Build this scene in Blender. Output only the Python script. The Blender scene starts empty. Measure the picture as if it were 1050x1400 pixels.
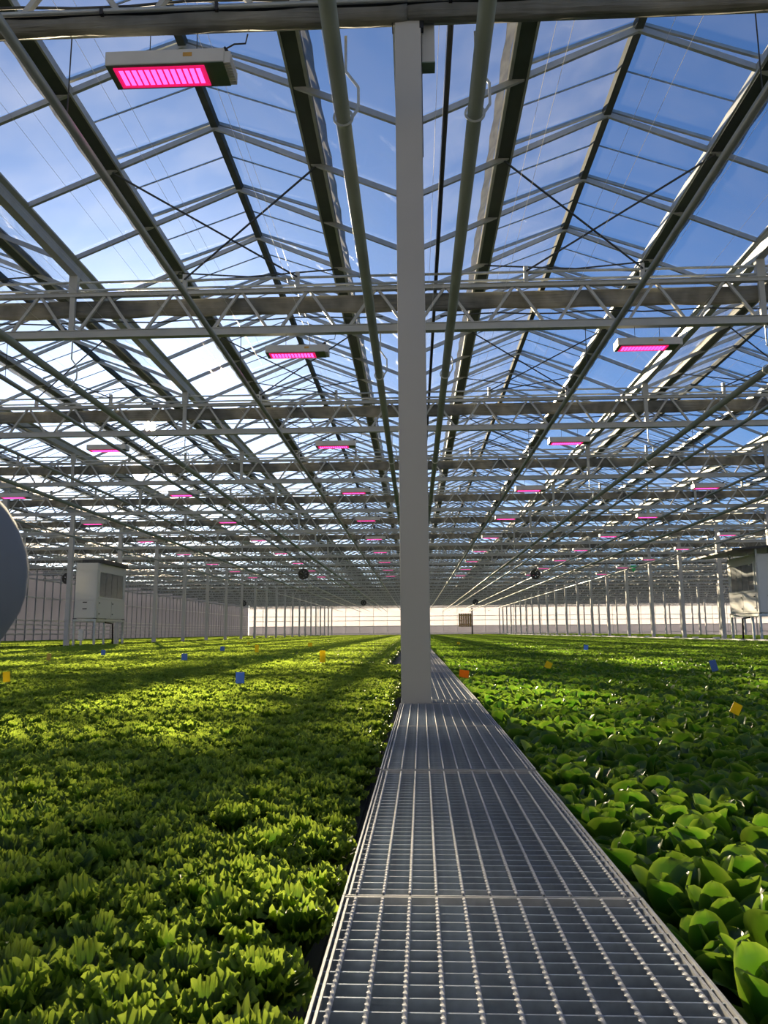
import bpy, math, random
import numpy as np
from mathutils import Vector, Matrix

rnd = random.Random(7)
scene = bpy.context.scene
COL = scene.collection

# ------------------------------------------------------------------ camera
# world: x right of the walkway, y along it, z up; the path floor is z = 0
F = 1053.0
CAM = Vector((0.0, 0.0, 1.5))
vy = Vector((568 - 525, 700 - 864, -F)).normalized()          # vanishing point of the walkway
vz = Vector((480 - 525, 700 + 6050, -F))
vz = (vz - vz.dot(vy) * vy).normalized()
vx = vy.cross(vz).normalized()
M = Matrix((vx, vy, vz))
cd = bpy.data.cameras.new('camera')
cam = bpy.data.objects.new('camera', cd)
COL.objects.link(cam)
mw = M.to_4x4(); mw.translation = CAM
cam.matrix_world = mw
cd.sensor_fit = 'VERTICAL'; cd.sensor_height = 36.0; cd.sensor_width = 27.0
cd.lens = F / 1400.0 * 36.0
cd.clip_start = 0.02; cd.clip_end = 3000
cd.dof.use_dof = True; cd.dof.focus_distance = 4.5; cd.dof.aperture_fstop = 27.08 / 1.2
scene.camera = cam

def proj(x, y, z):
    c = M.transposed() @ (Vector((x, y, z)) - CAM)
    if c.z > -0.05: return None
    return (525 + F * c.x / -c.z, 700 - F * c.y / -c.z, -c.z)
def ray(px, py):
    return (M @ Vector((px - 525, 700 - py, -F))).normalized()
def on_height(px, py, z):
    d = ray(px, py); t = (z - CAM.z) / d.z
    return CAM + d * t

# ------------------------------------------------------------------ world, sun, exposure
SUN = ray(205, 584)
SUN_EL = math.asin(SUN.z); SUN_AZ = math.atan2(SUN.x, SUN.y)
wd = bpy.data.worlds.new('sky'); scene.world = wd; wd.use_nodes = True
nt = wd.node_tree; nt.nodes.clear()
sky = nt.nodes.new('ShaderNodeTexSky'); sky.sky_type = 'NISHITA'
sky.sun_disc = True; sky.sun_elevation = SUN_EL; sky.sun_rotation = SUN_AZ
sky.sun_size = math.radians(0.7); sky.sun_intensity = 1.15
sky.altitude = 0; sky.air_density = 0.75; sky.dust_density = 0.65; sky.ozone_density = 5.5
bg = nt.nodes.new('ShaderNodeBackground'); bg.inputs['Strength'].default_value = 0.16
wo = nt.nodes.new('ShaderNodeOutputWorld')
nt.links.new(sky.outputs[0], bg.inputs[0]); nt.links.new(bg.outputs[0], wo.inputs[0])
scene.view_settings.view_transform = 'Standard'; scene.view_settings.look = 'None'
scene.view_settings.exposure = 0.0; scene.view_settings.gamma = 1.0
scene.view_settings.use_curve_mapping = False
scene.cycles.transparent_max_bounces = 40
scene.cycles.max_bounces = 8

# ------------------------------------------------------------------ layout constants (heights H are above the camera)
CZ = 1.5
W = 5.76; A = W / 2                     # roof bay, half bay
Y1 = 5.75; D = 6.45; NT = 25            # first girder, girder spacing, count
YEND = Y1 + (NT - 1) * D
YO = -.28       # glazing bars are offset from the girders by this
DR = D / 4                              # glazing bar spacing
ZG = 6.24 + CZ; ZR = 7.47 + CZ          # gutter, ridge
T_V = 1.37 / A                          # where the vent's lower edge lies on the slope
BAYS = range(-6, 14)

# ------------------------------------------------------------------ materials
def mat(name): 
    m = bpy.data.materials.new(name); m.use_nodes = True
    return m, m.node_tree, m.node_tree.nodes['Principled BSDF']
def principled(name, col, rough=0.5, metal=0.0, var=0.12, scale=6.0, spec=0.5, bump=0.0, bscale=40.0, coat=0.0):
    m, t, b = mat(name)
    n = t.nodes.new('ShaderNodeTexNoise'); n.inputs['Scale'].default_value = scale; n.inputs['Detail'].default_value = 5
    tc = t.nodes.new('ShaderNodeTexCoord'); t.links.new(tc.outputs['Object'], n.inputs['Vector'])
    r = t.nodes.new('ShaderNodeValToRGB')
    r.color_ramp.elements[0].position = 0.3; r.color_ramp.elements[1].position = 0.7
    r.color_ramp.elements[0].color = tuple(c * (1 - var) for c in col) + (1,)
    r.color_ramp.elements[1].color = tuple(min(1, c * (1 + var)) for c in col) + (1,)
    t.links.new(n.outputs['Fac'], r.inputs['Fac']); t.links.new(r.outputs['Color'], b.inputs['Base Color'])
    b.inputs['Roughness'].default_value = rough; b.inputs['Metallic'].default_value = metal
    b.inputs['Specular IOR Level'].default_value = spec
    if bump:
        n2 = t.nodes.new('ShaderNodeTexNoise'); n2.inputs['Scale'].default_value = bscale
        t.links.new(tc.outputs['Object'], n2.inputs['Vector'])
        bp = t.nodes.new('ShaderNodeBump'); bp.inputs['Strength'].default_value = bump; bp.inputs['Distance'].default_value = 0.01
        t.links.new(n2.outputs['Fac'], bp.inputs['Height']); t.links.new(bp.outputs['Normal'], b.inputs['Normal'])
    return m
def emitter(name, col, s):
    m, t, b = mat(name)
    b.inputs['Base Color'].default_value = (col[0]*.5, col[1]*.5, col[2]*.5, 1)
    b.inputs['Emission Color'].default_value = col + (1,); b.inputs['Emission Strength'].default_value = s
    return m
def glass(name, tint, haze, gloss=0.06):
    m, t, b = mat(name); t.nodes.remove(b)
    out = t.nodes['Material Output']
    tr = t.nodes.new('ShaderNodeBsdfTransparent'); tr.inputs[0].default_value = tint + (1,)
    tl = t.nodes.new('ShaderNodeBsdfTranslucent'); tl.inputs[0].default_value = (.85, .9, .95, 1)
    gl = t.nodes.new('ShaderNodeBsdfGlossy'); gl.inputs['Roughness'].default_value = 0.03
    fc = t.nodes.new('ShaderNodeLayerWeight'); fc.inputs['Blend'].default_value = .5
    lw = t.nodes.new('ShaderNodeMath'); lw.operation = 'POWER'; lw.inputs[1].default_value = 4.5
    t.links.new(fc.outputs['Facing'], lw.inputs[0])
    geo = t.nodes.new('ShaderNodeNewGeometry')
    n = t.nodes.new('ShaderNodeTexNoise'); n.inputs['Scale'].default_value = 1.1; n.inputs['Detail'].default_value = 6
    t.links.new(geo.outputs['Position'], n.inputs['Vector'])
    mr = t.nodes.new('ShaderNodeMapRange'); mr.inputs[1].default_value = .35; mr.inputs[2].default_value = .75
    mr.inputs[3].default_value = haze * .4; mr.inputs[4].default_value = haze * 1.6
    t.links.new(n.outputs['Fac'], mr.inputs[0])
    m1 = t.nodes.new('ShaderNodeMixShader'); m2 = t.nodes.new('ShaderNodeMixShader')
    mu = t.nodes.new('ShaderNodeMath'); mu.operation = 'MULTIPLY'; mu.inputs[1].default_value = gloss / 0.06 * .45
    t.links.new(lw.outputs[0], mu.inputs[0])
    t.links.new(mr.outputs[0], m1.inputs[0]); t.links.new(tr.outputs[0], m1.inputs[1]); t.links.new(tl.outputs[0], m1.inputs[2])
    t.links.new(mu.outputs[0], m2.inputs[0]); t.links.new(m1.outputs[0], m2.inputs[1]); t.links.new(gl.outputs[0], m2.inputs[2])
    t.links.new(m2.outputs[0], out.inputs[0])
    return m
def translucent(name, col, tcol, fac, rough=0.6, spec=0.3, edge=False, var=0.2, scale=20, transp=0.0, streak=False):
    m, t, b = mat(name); out = t.nodes['Material Output']
    tl = t.nodes.new('ShaderNodeBsdfTranslucent'); mx = t.nodes.new('ShaderNodeMixShader'); mx.inputs[0].default_value = fac
    b.inputs['Roughness'].default_value = rough; b.inputs['Specular IOR Level'].default_value = spec
    t.links.new(b.outputs[0], mx.inputs[1]); t.links.new(tl.outputs[0], mx.inputs[2])
    tc = t.nodes.new('ShaderNodeTexCoord'); n = t.nodes.new('ShaderNodeTexNoise'); n.inputs['Scale'].default_value = scale
    t.links.new(tc.outputs['Object'], n.inputs['Vector'])
    if streak:                                           # horizontal fold relief of gathered cloth
        mp = t.nodes.new('ShaderNodeMapping'); mp.inputs['Scale'].default_value = (.9, 12, 22)
        n3 = t.nodes.new('ShaderNodeTexNoise'); n3.inputs['Scale'].default_value = 1.6; n3.inputs['Detail'].default_value = 4
        bp = t.nodes.new('ShaderNodeBump'); bp.inputs['Strength'].default_value = .9; bp.inputs['Distance'].default_value = .03
        t.links.new(tc.outputs['Object'], mp.inputs[0]); t.links.new(mp.outputs[0], n3.inputs['Vector'])
        t.links.new(n3.outputs['Fac'], bp.inputs['Height']); t.links.new(bp.outputs[0], b.inputs['Normal']); t.links.new(bp.outputs[0], tl.inputs['Normal'])
    hs = []
    for c in (col, tcol):
        h = t.nodes.new('ShaderNodeHueSaturation'); h.inputs['Color'].default_value = c + (1,)
        mr = t.nodes.new('ShaderNodeMapRange'); mr.inputs[3].default_value = 1 - var; mr.inputs[4].default_value = 1 + var
        mr.inputs[1].default_value = .3; mr.inputs[2].default_value = .7
        t.links.new(n.outputs['Fac'], mr.inputs[0]); t.links.new(mr.outputs[0], h.inputs['Value']); hs.append(h)
        if edge:
            oi = t.nodes.new('ShaderNodeObjectInfo'); m3 = t.nodes.new('ShaderNodeMapRange')
            m3.inputs[3].default_value = .485; m3.inputs[4].default_value = .515
            t.links.new(oi.outputs['Random'], m3.inputs[0]); t.links.new(m3.outputs[0], h.inputs['Hue'])
    if edge:                                             # leaf margins are a paler yellow green than the blade
        at = t.nodes.new('ShaderNodeAttribute'); at.attribute_name = 'margin'
        for h, sock, c2 in ((hs[0], b.inputs['Base Color'], (.18, .30, .035)), (hs[1], tl.inputs[0], (.62, .80, .09))):
            mc = t.nodes.new('ShaderNodeMix'); mc.data_type = 'RGBA'
            mc.inputs['B'].default_value = c2 + (1,)
            t.links.new(at.outputs['Fac'], mc.inputs['Factor']); t.links.new(h.outputs[0], mc.inputs['A'])
            t.links.new(mc.outputs['Result'], sock)
    else:
        t.links.new(hs[0].outputs[0], b.inputs['Base Color']); t.links.new(hs[1].outputs[0], tl.inputs[0])
    last = mx
    if transp:
        tr = t.nodes.new('ShaderNodeBsdfTransparent'); m4 = t.nodes.new('ShaderNodeMixShader'); m4.inputs[0].default_value = transp
        t.links.new(mx.outputs[0], m4.inputs[1]); t.links.new(tr.outputs[0], m4.inputs[2]); last = m4
    t.links.new(last.outputs[0], out.inputs[0])
    return m

MT = {}
MT['steel'] = principled('galvanised_steel', (.50, .53, .52), .42, .45, .10, 9)
MT['paint'] = principled('white_grey_paint', (.45, .46, .44), .5, 0, .05, 3)
MT['pillar'] = principled('pillar_paint', (.50, .50, .485), .4, 0, .03, 1.5)
MT['alu'] = principled('aluminium_profile', (.42, .44, .44), .5, .45, .08, 6)
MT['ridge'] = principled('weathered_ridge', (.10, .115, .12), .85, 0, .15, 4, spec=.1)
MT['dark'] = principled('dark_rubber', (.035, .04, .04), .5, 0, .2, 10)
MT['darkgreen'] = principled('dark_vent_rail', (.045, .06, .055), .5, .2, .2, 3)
MT['pipe'] = principled('grey_green_pipe', (.28, .33, .28), .38, 0, .10, 2)
MT['tube'] = principled('thin_pipe', (.36, .40, .39), .35, .4, .1, 3)
MT['grate'] = principled('grating_zinc', (.52, .53, .54), .55, .45, .15, 30)
MT['grate_face'] = principled('grating_bar_zinc', (.33, .39, .48), .5, .65, .25, 25)
MT['lampbody'] = principled('lamp_housing', (.64, .63, .59), .45, 0, .04, 5)
MT['lampgreen'] = principled('lamp_underside', (.13, .19, .15), .5, .2, .08, 5)
MT['sticker'] = principled('orange_sticker', (.60, .32, .05), .5)
MT['led'] = emitter('led_pink', (1.0, .09, .52), 2.6)
MT['ledrim'] = emitter('led_red_rim', (1.0, .012, .16), .75)
MT['glass'] = glass('roof_glass', (.915, .95, .975), .035)
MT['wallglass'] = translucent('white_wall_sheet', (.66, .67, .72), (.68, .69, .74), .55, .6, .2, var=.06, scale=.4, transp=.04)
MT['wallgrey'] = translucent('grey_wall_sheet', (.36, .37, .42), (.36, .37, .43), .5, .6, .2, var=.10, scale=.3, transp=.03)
MT['curtain'] = translucent('shade_cloth', (.23, .235, .22), (.28, .275, .245), .30, .75, .2, var=.3, scale=3, streak=True)
MT['net'] = translucent('insect_net', (.20, .20, .18), (.30, .30, .27), .4, .8, .1, var=.2, scale=8, transp=.35)
MT['wire'] = principled('polyester_wire', (.80, .80, .78), .3, 0, .02)
MT['basin'] = principled('dark_basin', (.05, .052, .05), .7, 0, .2, 2)
MT['fill_wall'] = principled('grey_fill_panel', (.17, .19, .215), .6, 0, .03, 1)  # only on the added fill wall; tone sets how much light it returns
MT['concrete'] = principled('concrete', (.30, .30, .29), .8, 0, .15, 1.2, bump=.2)
MT['soil'] = principled('wet_raft', (.03, .035, .03), .6, 0, .3, 8)
MT['kerb'] = principled('white_kerb', (.72, .73, .72), .5, 0, .05, 3)
MT['ground'] = principled('outside_ground', (.16, .15, .10), .9, 0, .2, .05)
MT['ahu'] = principled('unit_panel', (.66, .67, .66), .4, 0, .03, 1)
MT['ahuwin'] = principled('unit_filter', (.10, .13, .15), .25, .1, .15, 4)
MT['black'] = principled('black_plastic', (.012, .012, .014), .4, 0, .1)
MT['yellow'] = translucent('yellow_card', (.90, .72, .02), (.95, .80, .03), .35, .4, .4, var=.04)
MT['orange'] = translucent('orange_card', (.85, .30, .01), (.9, .36, .02), .35, .4, .4, var=.04)
MT['tan'] = translucent('faded_card', (.50, .42, .14), (.5, .4, .15), .35, .5, .3, var=.06)
MT['blue'] = translucent('blue_card', (.14, .27, .66), (.16, .30, .72), .35, .4, .4, var=.04)
MT['stick'] = principled('bamboo', (.42, .36, .20), .6)
MT['frilly'] = translucent('frilly_leaf', (.036, .100, .020), (.12, .31, .022), .42, .42, .45, edge=True, var=.22, scale=18)
MT['smooth'] = translucent('smooth_leaf', (.030, .098, .015), (.14, .36, .017), .42, .34, .5, edge=True, var=.20, scale=14)
MT['coat'] = principled('blue_grey_coat', (.21, .25, .31), .8, 0, .06, 8)
MT['skin'] = principled('skin', (.55, .36, .27), .5, 0, .04, 12)
MT['hair'] = principled('hair', (.05, .035, .025), .6, 0, .2, 60)
MT['jean'] = principled('trousers', (.04, .05, .08), .8, 0, .1, 20)
MT['green'] = translucent('green_plastic', (.10, .55, .32), (.2, .7, .4), .5, .35, .4)
MT['brown'] = principled('brown_boards', (.30, .20, .07), .7, 0, .2, 3)

# ------------------------------------------------------------------ mesh helpers
class MB:
    def __init__(s): s.v = []; s.f = []
    def box(s, x0, x1, y0, y1, z0, z1):
        b = len(s.v)
        s.v += [(x0,y0,z0),(x1,y0,z0),(x1,y1,z0),(x0,y1,z0),(x0,y0,z1),(x1,y0,z1),(x1,y1,z1),(x0,y1,z1)]
        s.f += [(b,b+3,b+2,b+1),(b+4,b+5,b+6,b+7),(b,b+1,b+5,b+4),(b+1,b+2,b+6,b+5),(b+2,b+3,b+7,b+6),(b+3,b,b+4,b+7)]
        return s
    def bar(s, p, q, w, h, up=(0,0,1)):
        p = Vector(p); q = Vector(q); d = (q - p).normalized(); u = Vector(up)
        side = d.cross(u)
        if side.length < 1e-4: side = d.cross(Vector((0,1,0)))
        side.normalize(); n = side.cross(d)
        b = len(s.v)
        for c in (p, q):
            for a, e in ((-1,-1),(1,-1),(1,1),(-1,1)):
                s.v.append(tuple(c + side * (a*w/2) + n * (e*h/2)))
        s.f += [(b,b+3,b+2,b+1),(b+4,b+5,b+6,b+7),(b,b+1,b+5,b+4),(b+1,b+2,b+6,b+5),(b+2,b+3,b+7,b+6),(b+3,b,b+4,b+7)]
        return s
    def tube(s, pts, r, n=10, caps=True):
        pts = [Vector(p) for p in pts]; rings = []
        for i, p in enumerate(pts):
            d = (pts[min(i+1, len(pts)-1)] - pts[max(i-1, 0)]).normalized()
            u = Vector((0,0,1)) if abs(d.z) < .9 else Vector((0,1,0))
            a = d.cross(u).normalized(); c = a.cross(d)
            b = len(s.v)
            rr = r[i] if isinstance(r, (list, tuple)) else r
            for k in range(n):
                t = 2*math.pi*k/n
                s.v.append(tuple(p + a*(rr*math.cos(t)) + c*(rr*math.sin(t))))
            rings.append(b)
        for i in range(len(rings)-1):
            for k in range(n):
                a0, b0 = rings[i]+k, rings[i]+(k+1) % n
                s.f.append((a0, b0, b0 - rings[i] + rings[i+1], a0 - rings[i] + rings[i+1]))
        if caps:
            s.f.append(tuple(range(rings[0]+n-1, rings[0]-1, -1))); s.f.append(tuple(range(rings[-1], rings[-1]+n)))
        return s
    def prism(s, prof, p, q):          # profile (x,z) extruded along y from p to q
        n = len(prof); b = len(s.v)
        for y in (p, q): s.v += [(x, y, z) for x, z in prof]
        for k in range(n):
            s.f.append((b+k, b+(k+1) % n, b+n+(k+1) % n, b+n+k))
        s.f.append(tuple(range(b+n-1, b-1, -1))); s.f.append(tuple(range(b+n, b+2*n)))
        return s
    def mesh(s, name, m, smooth=False, bevel=0):
        me = bpy.data.meshes.new(name); me.from_pydata(s.v, [], s.f); me.materials.append(MT[m])
        if smooth:
            me.polygons.foreach_set('use_smooth', [True]*len(me.polygons))
        me.update(); return me
    def build(s, name, m, parent=None, smooth=False, loc=None):
        return link(name, s.mesh(name, m, smooth), parent, loc)

def link(name, me, parent=None, loc=None, rz=0):
    o = bpy.data.objects.new(name, me); COL.objects.link(o)
    if parent is not None: o.parent = parent
    if loc is not None: o.location = loc
    if rz: o.rotation_euler = (0, 0, rz)
    return o
def tag(o, label=None, cat=None, group=None, kind=None):
    if label: o['label'] = label
    if cat: o['category'] = cat
    if group: o['group'] = group
    if kind: o['kind'] = kind
    return o
def empty(name, loc=(0,0,0), rz=0):
    o = bpy.data.objects.new(name, None); COL.objects.link(o); o.location = loc; o.rotation_euler = (0,0,rz)
    o.empty_display_size = .1
    return o
def bevel(o, w=.004, n=2):
    b = o.modifiers.new('bevel', 'BEVEL'); b.width = w; b.segments = n; b.limit_method = 'ANGLE'
    return o
def bake(name, m, items, parent=None):     # items: (MB of quads, offsets) -> one joined mesh
    V = []; Q = []; nv = 0
    for mb, offs in items:
        if not len(offs): continue
        v = np.array(mb.v, dtype=np.float32); f = np.array(mb.f, dtype=np.int32); o = np.array(offs, dtype=np.float32)
        vv = (v[None] + o[:, None]).reshape(-1, 3)
        ff = (f[None] + (np.arange(len(o), dtype=np.int32) * len(v))[:, None, None]).reshape(-1, 4) + nv
        V.append(vv); Q.append(ff); nv += len(vv)
    if not V: return None
    V = np.concatenate(V); Q = np.concatenate(Q)
    me = bpy.data.meshes.new(name)
    me.vertices.add(len(V)); me.vertices.foreach_set('co', V.ravel())
    me.loops.add(Q.size); me.loops.foreach_set('vertex_index', Q.ravel())
    me.polygons.add(len(Q)); me.polygons.foreach_set('loop_start', np.arange(0, Q.size, 4, dtype=np.int32))
    me.update(calc_edges=True); me.materials.append(MT[m])
    return tag(link(name, me, parent), kind='stuff')
def near_view(x, y, m=7.0):
    return y > -8 and -.60*y - m < x < .50*y + m
def in_frame(x, y, z, m=90):
    p = proj(x, y, z)
    return p is not None and -m < p[0] < 1050+m and -m < p[1] < 1400+m

ORD = ['first','second','third','fourth','fifth','sixth','seventh','eighth','ninth','tenth','eleventh','twelfth','thirteenth','fourteenth','fifteenth','sixteenth','seventeenth','eighteenth','nineteenth','twentieth']
def nth(n):                                    # 1 -> first
    if n <= 20: return ORD[n-1]
    t = {2:'twenty',3:'thirty',4:'forty',5:'fifty',6:'sixty',7:'seventy',8:'eighty',9:'ninety',10:'hundred-and',11:'hundred-and-ten'}
    if n == 30: return 'thirtieth'
    return '%s-%s' % (t.get(n//10, 'many'), ORD[n % 10 - 1] if n % 10 else 'tenth')
SIDE = {-1: 'frilly-lettuce side', 1: 'smooth-lettuce side'}
# ------------------------------------------------------------------ the setting: floor, ground, walls
XL = -6*W; XR = 14*W
fl = MB().box(XL-.2, XR+.2, -7.2, YEND+.3, -.12, 0).build('floor', 'concrete'); tag(fl, 'grey concrete greenhouse floor under the beds', kind='structure')
gr = MB().box(-700, 700, -60, 900, -.5, -.2).build('ground', 'ground'); tag(gr, 'bare ground outside the greenhouse', kind='structure')

def wall(name, label, cols, rows, place, thick=.03, mull=.05, mullh=.06, grey_rows=(0,)):
    w = empty(name); tag(w, label, kind='structure')
    # cols: positions along the wall, rows: heights; place(a, z) -> point, along axis 'x' or 'y'
    ax, const = place
    zb, zt = rows[0], rows[-1]
    def bx(mb, a0, a1, z0, z1, t):
        if ax == 'y': mb.box(const-t, const+t, a0, a1, z0, z1)
        else: mb.box(a0, a1, const-t, const+t, z0, z1)
    c0 = cols[0]
    mb = MB(); bx(mb, -mull/2, mull/2, zb, zt, mullh)
    me = mb.mesh('mullion', 'steel')
    for c in cols:
        link('mullion', me, w, (0, c, 0) if ax == 'y' else (c, 0, 0))
    for z in rows[1:]:
        mb = MB(); bx(mb, cols[0], cols[-1], z-.045, z+.045, .05); mb.build('rail', 'steel', w)
    for ri in range(len(rows)-1):
        mb = MB(); bx(mb, 0, cols[1]-cols[0]-mull, rows[ri]+.03, rows[ri+1]-.04, .012)
        me = mb.mesh('pane', 'wallgrey' if ri in grey_rows else 'wallglass')
        for c in cols[:-1]:
            link('pane', me, w, (0, c+mull/2, 0) if ax == 'y' else (c+mull/2, 0, 0))
    return w
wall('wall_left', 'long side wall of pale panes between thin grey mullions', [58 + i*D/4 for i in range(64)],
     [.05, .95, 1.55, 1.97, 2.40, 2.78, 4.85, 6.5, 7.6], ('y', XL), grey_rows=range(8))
wall('wall_far', 'bright end wall of milky panes behind the crop', [XL + i*W/2 for i in range(41)],
     [.05, 1.2, 2.75, 3.85, 4.75, 6.5, 7.6], ('x', YEND+.15), grey_rows=(0,1))
# solid runs of the same walls that the photograph does not reach
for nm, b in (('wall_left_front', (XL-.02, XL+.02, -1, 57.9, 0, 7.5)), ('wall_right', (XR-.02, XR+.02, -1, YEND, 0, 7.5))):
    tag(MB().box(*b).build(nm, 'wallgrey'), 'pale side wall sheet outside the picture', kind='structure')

wb = empty('wall_back_fill', (0, -7.0, 0)); tag(wb, 'unseen grey panelled wall added behind the path to bounce fill light', kind='structure')  # added out of view: bounces fill light onto camera-facing surfaces
pm = MB().box(-1.42, 1.42, -.06, .06, .05, 7.6).mesh('panel', 'fill_wall')
for i in range(-9, 10): link('panel', pm, wb, (i*W/2, 0, 0))
MB().box(-28, 28, -.10, -.06, 0, 7.65).build('backing', 'fill_wall', wb)
# ------------------------------------------------------------------ roof
ceiling = empty('ceiling'); tag(ceiling, 'ridged glass roof on thin glazing bars with open ridge vents', kind='structure')
def sl(t, side, dz=0.0):                 # point on a slope of a bay whose left gutter is x = 0
    x = t*A if side == 0 else W - t*A
    return (x, ZG + t*(ZR-ZG) + dz)
def slope_bar(t0, t1, side, w, h, dz0=0., dz1=0., y=0.):
    x0, z0 = sl(t0, side, dz0); x1, z1 = sl(t1, side, dz1)
    return MB().bar((x0, y, z0), (x1, y, z1), w, h)
def slope_pane(t0, t1, side, y0, y1, dz0=0., dz1=0.):
    x0, z0 = sl(t0, side, dz0); x1, z1 = sl(t1, side, dz1)
    return MB().bar(((x0), (y0+y1)/2, z0), (x1, (y0+y1)/2, z1), y1-y0, .004)
OPEN = .13
bars = [slope_bar(.02, 1, s, .045, .075, -.05, -.05) for s in (0,1)]
vbars = [slope_bar(T_V, .985, s, .038, .045, OPEN, .035) for s in (0,1)]
tbars = [slope_bar(T_V, .985, s, .012, .02, OPEN, .035, DR/2) for s in (0,1)]
lows = [slope_pane(.03, T_V-.01, s, .015, DR-.015, .02, .02) for s in (0,1)]
ups = [slope_pane(T_V, .98, s, y0, y1, OPEN, .035) for s in (0,1) for y0, y1 in ((.012, DR/2-.006), (DR/2+.006, DR-.012))]
ys = [Y1 + YO + i*DR for i in range(-8, 4*(NT-1)+1)]
def scatter(kind, protos, m, tz, limit=300):
    """protos placed at every bay and glazing-bar position: the ones that show largest singly, the rest joined"""
    near, far = [], [[] for _ in protos]
    cen = [np.mean(np.array(p.v), axis=0) for p in protos]
    for b in BAYS:
        for y in ys:
            for i, p in enumerate(protos):
                c = cen[i]; X, Yy, Z = b*W + c[0], y + c[1], c[2]
                if not near_view(X, Yy): continue
                d = Vector((X, Yy, Z - CZ)).length
                if in_frame(X, Yy, Z): near.append((d, i, (b*W, y, 0)))
                else: far[i].append((b*W, y, 0))
    near.sort(key=lambda e: e[0])
    mes = [p.mesh(kind, m) for p in protos]
    for d, i, off in near[:limit]:
        link(kind, mes[i], ceiling, off)
    for d, i, off in near[limit:]: far[i].append(off)
    bake(kind + '_run', m, [(p, far[i]) for i, p in enumerate(protos)], ceiling)
scatter('glazing_bar', bars, 'alu', 0, 300)
scatter('vent_bar', vbars, 'alu', 0, 200)
scatter('vent_rib', tbars, 'alu', 0, 120)
scatter('pane', lows + ups, 'glass', 0, 300)
# gutters, ridges and vent rails run the whole length of the house
y0r, y1r = ys[0], YEND+.1
for b in range(-6, 15):
    g = MB().prism([(-.07,-.16),(.07,-.16),(.10,-.02),(.16,.02),(.16,.05),(-.16,.05),(-.16,.02),(-.10,-.02)], y0r, y1r).build('gutter', 'alu', ceiling, loc=(b*W, 0, ZG-.03))
for b in BAYS:
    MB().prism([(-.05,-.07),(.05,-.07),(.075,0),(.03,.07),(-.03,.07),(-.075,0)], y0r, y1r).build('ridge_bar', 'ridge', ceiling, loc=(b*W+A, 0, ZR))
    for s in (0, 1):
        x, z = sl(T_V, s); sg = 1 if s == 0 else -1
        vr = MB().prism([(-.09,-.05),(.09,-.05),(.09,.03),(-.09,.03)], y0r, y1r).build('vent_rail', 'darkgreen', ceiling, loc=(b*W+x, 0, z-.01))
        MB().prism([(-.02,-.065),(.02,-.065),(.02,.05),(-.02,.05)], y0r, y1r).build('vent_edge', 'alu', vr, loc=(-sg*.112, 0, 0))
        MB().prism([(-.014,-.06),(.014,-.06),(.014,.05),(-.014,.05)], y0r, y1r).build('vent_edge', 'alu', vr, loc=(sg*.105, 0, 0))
        # folded insect net hanging below the open vent edge
        if abs(b*W+x) < 45:
            n = MB(); N = int((y1r-y0r)/.35)
            for i in range(N+1):
                yy = y0r + i*(y1r-y0r)/N; o = .010*(-1)**i
                n.v += [(-sg*.13+o*.6, yy, .07), (-sg*.20+o, yy, .0), (-sg*.25+o, yy, -.08)]
            for i in range(N):
                for k in range(2):
                    a = i*3+k; n.f.append((a, a+1, a+4, a+3))
            nn = n.build('insect_net', 'net', vr); sd = nn.modifiers.new('s', 'SOLIDIFY'); sd.thickness = .006
# crossed wind-brace rods either side of each girder
br = []
for sg in (-1, 1):
    for s in (0, 1):
        x, z = sl(T_V, s, -.09); xe = 2*W/3 if s == 0 else W/3
        br.append(MB().bar((x, sg*DR + YO, z), (xe, sg*.05, 5.93+CZ), .022, .022))
near, far = [], [[] for _ in br]
for b in BAYS:
    for k in range(NT):
        y = Y1 + k*D
        if not near_view(b*W+A, y): continue
        for i in range(4):
            if k < 6 and in_frame(b*W+A, y, 6.5+CZ, 250): near.append((i, (b*W, y, 0)))
            else: far[i].append((b*W, y, 0))
mes = [p.mesh('brace_rod', 'dark') for p in br]
for i, off in near: link('brace_rod', mes[i], ceiling, off)
bake('brace_rod_run', 'dark', list(zip(br, far)), ceiling)

# ------------------------------------------------------------------ lattice girders, shade curtains and columns
SP = 3*W
HB, HT = 5.0+CZ, 5.70+CZ                 # bottom and top chord
def prof_chord():
    return MB().bar((0,0,HB), (SP,0,HB), .10, .125), MB().bar((0,0,HB+.045), (SP,0,HB+.045), .115, .02)
g_me = {}
mb = MB().bar((.11,0,HB), (SP-.11,0,HB), .09, .11); mb.bar((.11,0,HB-.062), (SP-.11,0,HB-.062), .12, .012); mb.bar((.11,0,HB+.062), (SP-.11,0,HB+.062), .12, .012)
g_me['bottom_chord'] = mb.mesh('bottom_chord', 'paint')
mb = MB().bar((.11,0,HT), (SP-.11,0,HT), .09, .06); mb.bar((.11,0,HT+.034), (SP-.11,0,HT+.034), .12, .010)
g_me['top_chord'] = mb.mesh('top_chord', 'paint')
g_me['rail_low'] = MB().tube([(.01,.02,5.81+CZ), (SP-.01,.02,5.81+CZ)], .022, 8).mesh('rail', 'steel', True)
g_me['rail_high'] = MB().tube([(.01,.02,5.95+CZ), (SP-.01,.02,5.95+CZ)], .022, 8).mesh('rail', 'steel', True)
g_me['cable'] = MB().tube([(i*SP/36, .06, 5.24+CZ - .02*math.sin(i*1.7)) for i in range(1, 36)], .012, 6).mesh('cable', 'dark', True)
g_me['post'] = MB().box(-.035, .035, -.035, .035, HT+.02, 6.03+CZ).mesh('post', 'paint')
g_me['gutter_post'] = MB().box(-.07, .07, -.05, .05, HT+.02, ZG-.17).mesh('gutter_post', 'paint')
g_me['strut'] = MB().box(-.045, .045, -.03, .03, HB+.05, HT-.02).mesh('strut', 'paint')
dg = [MB().bar((s*.46, 0, HB+.05), (s*.03, 0, HT-.02), .045, .045) for s in (-1, 1)]
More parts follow.
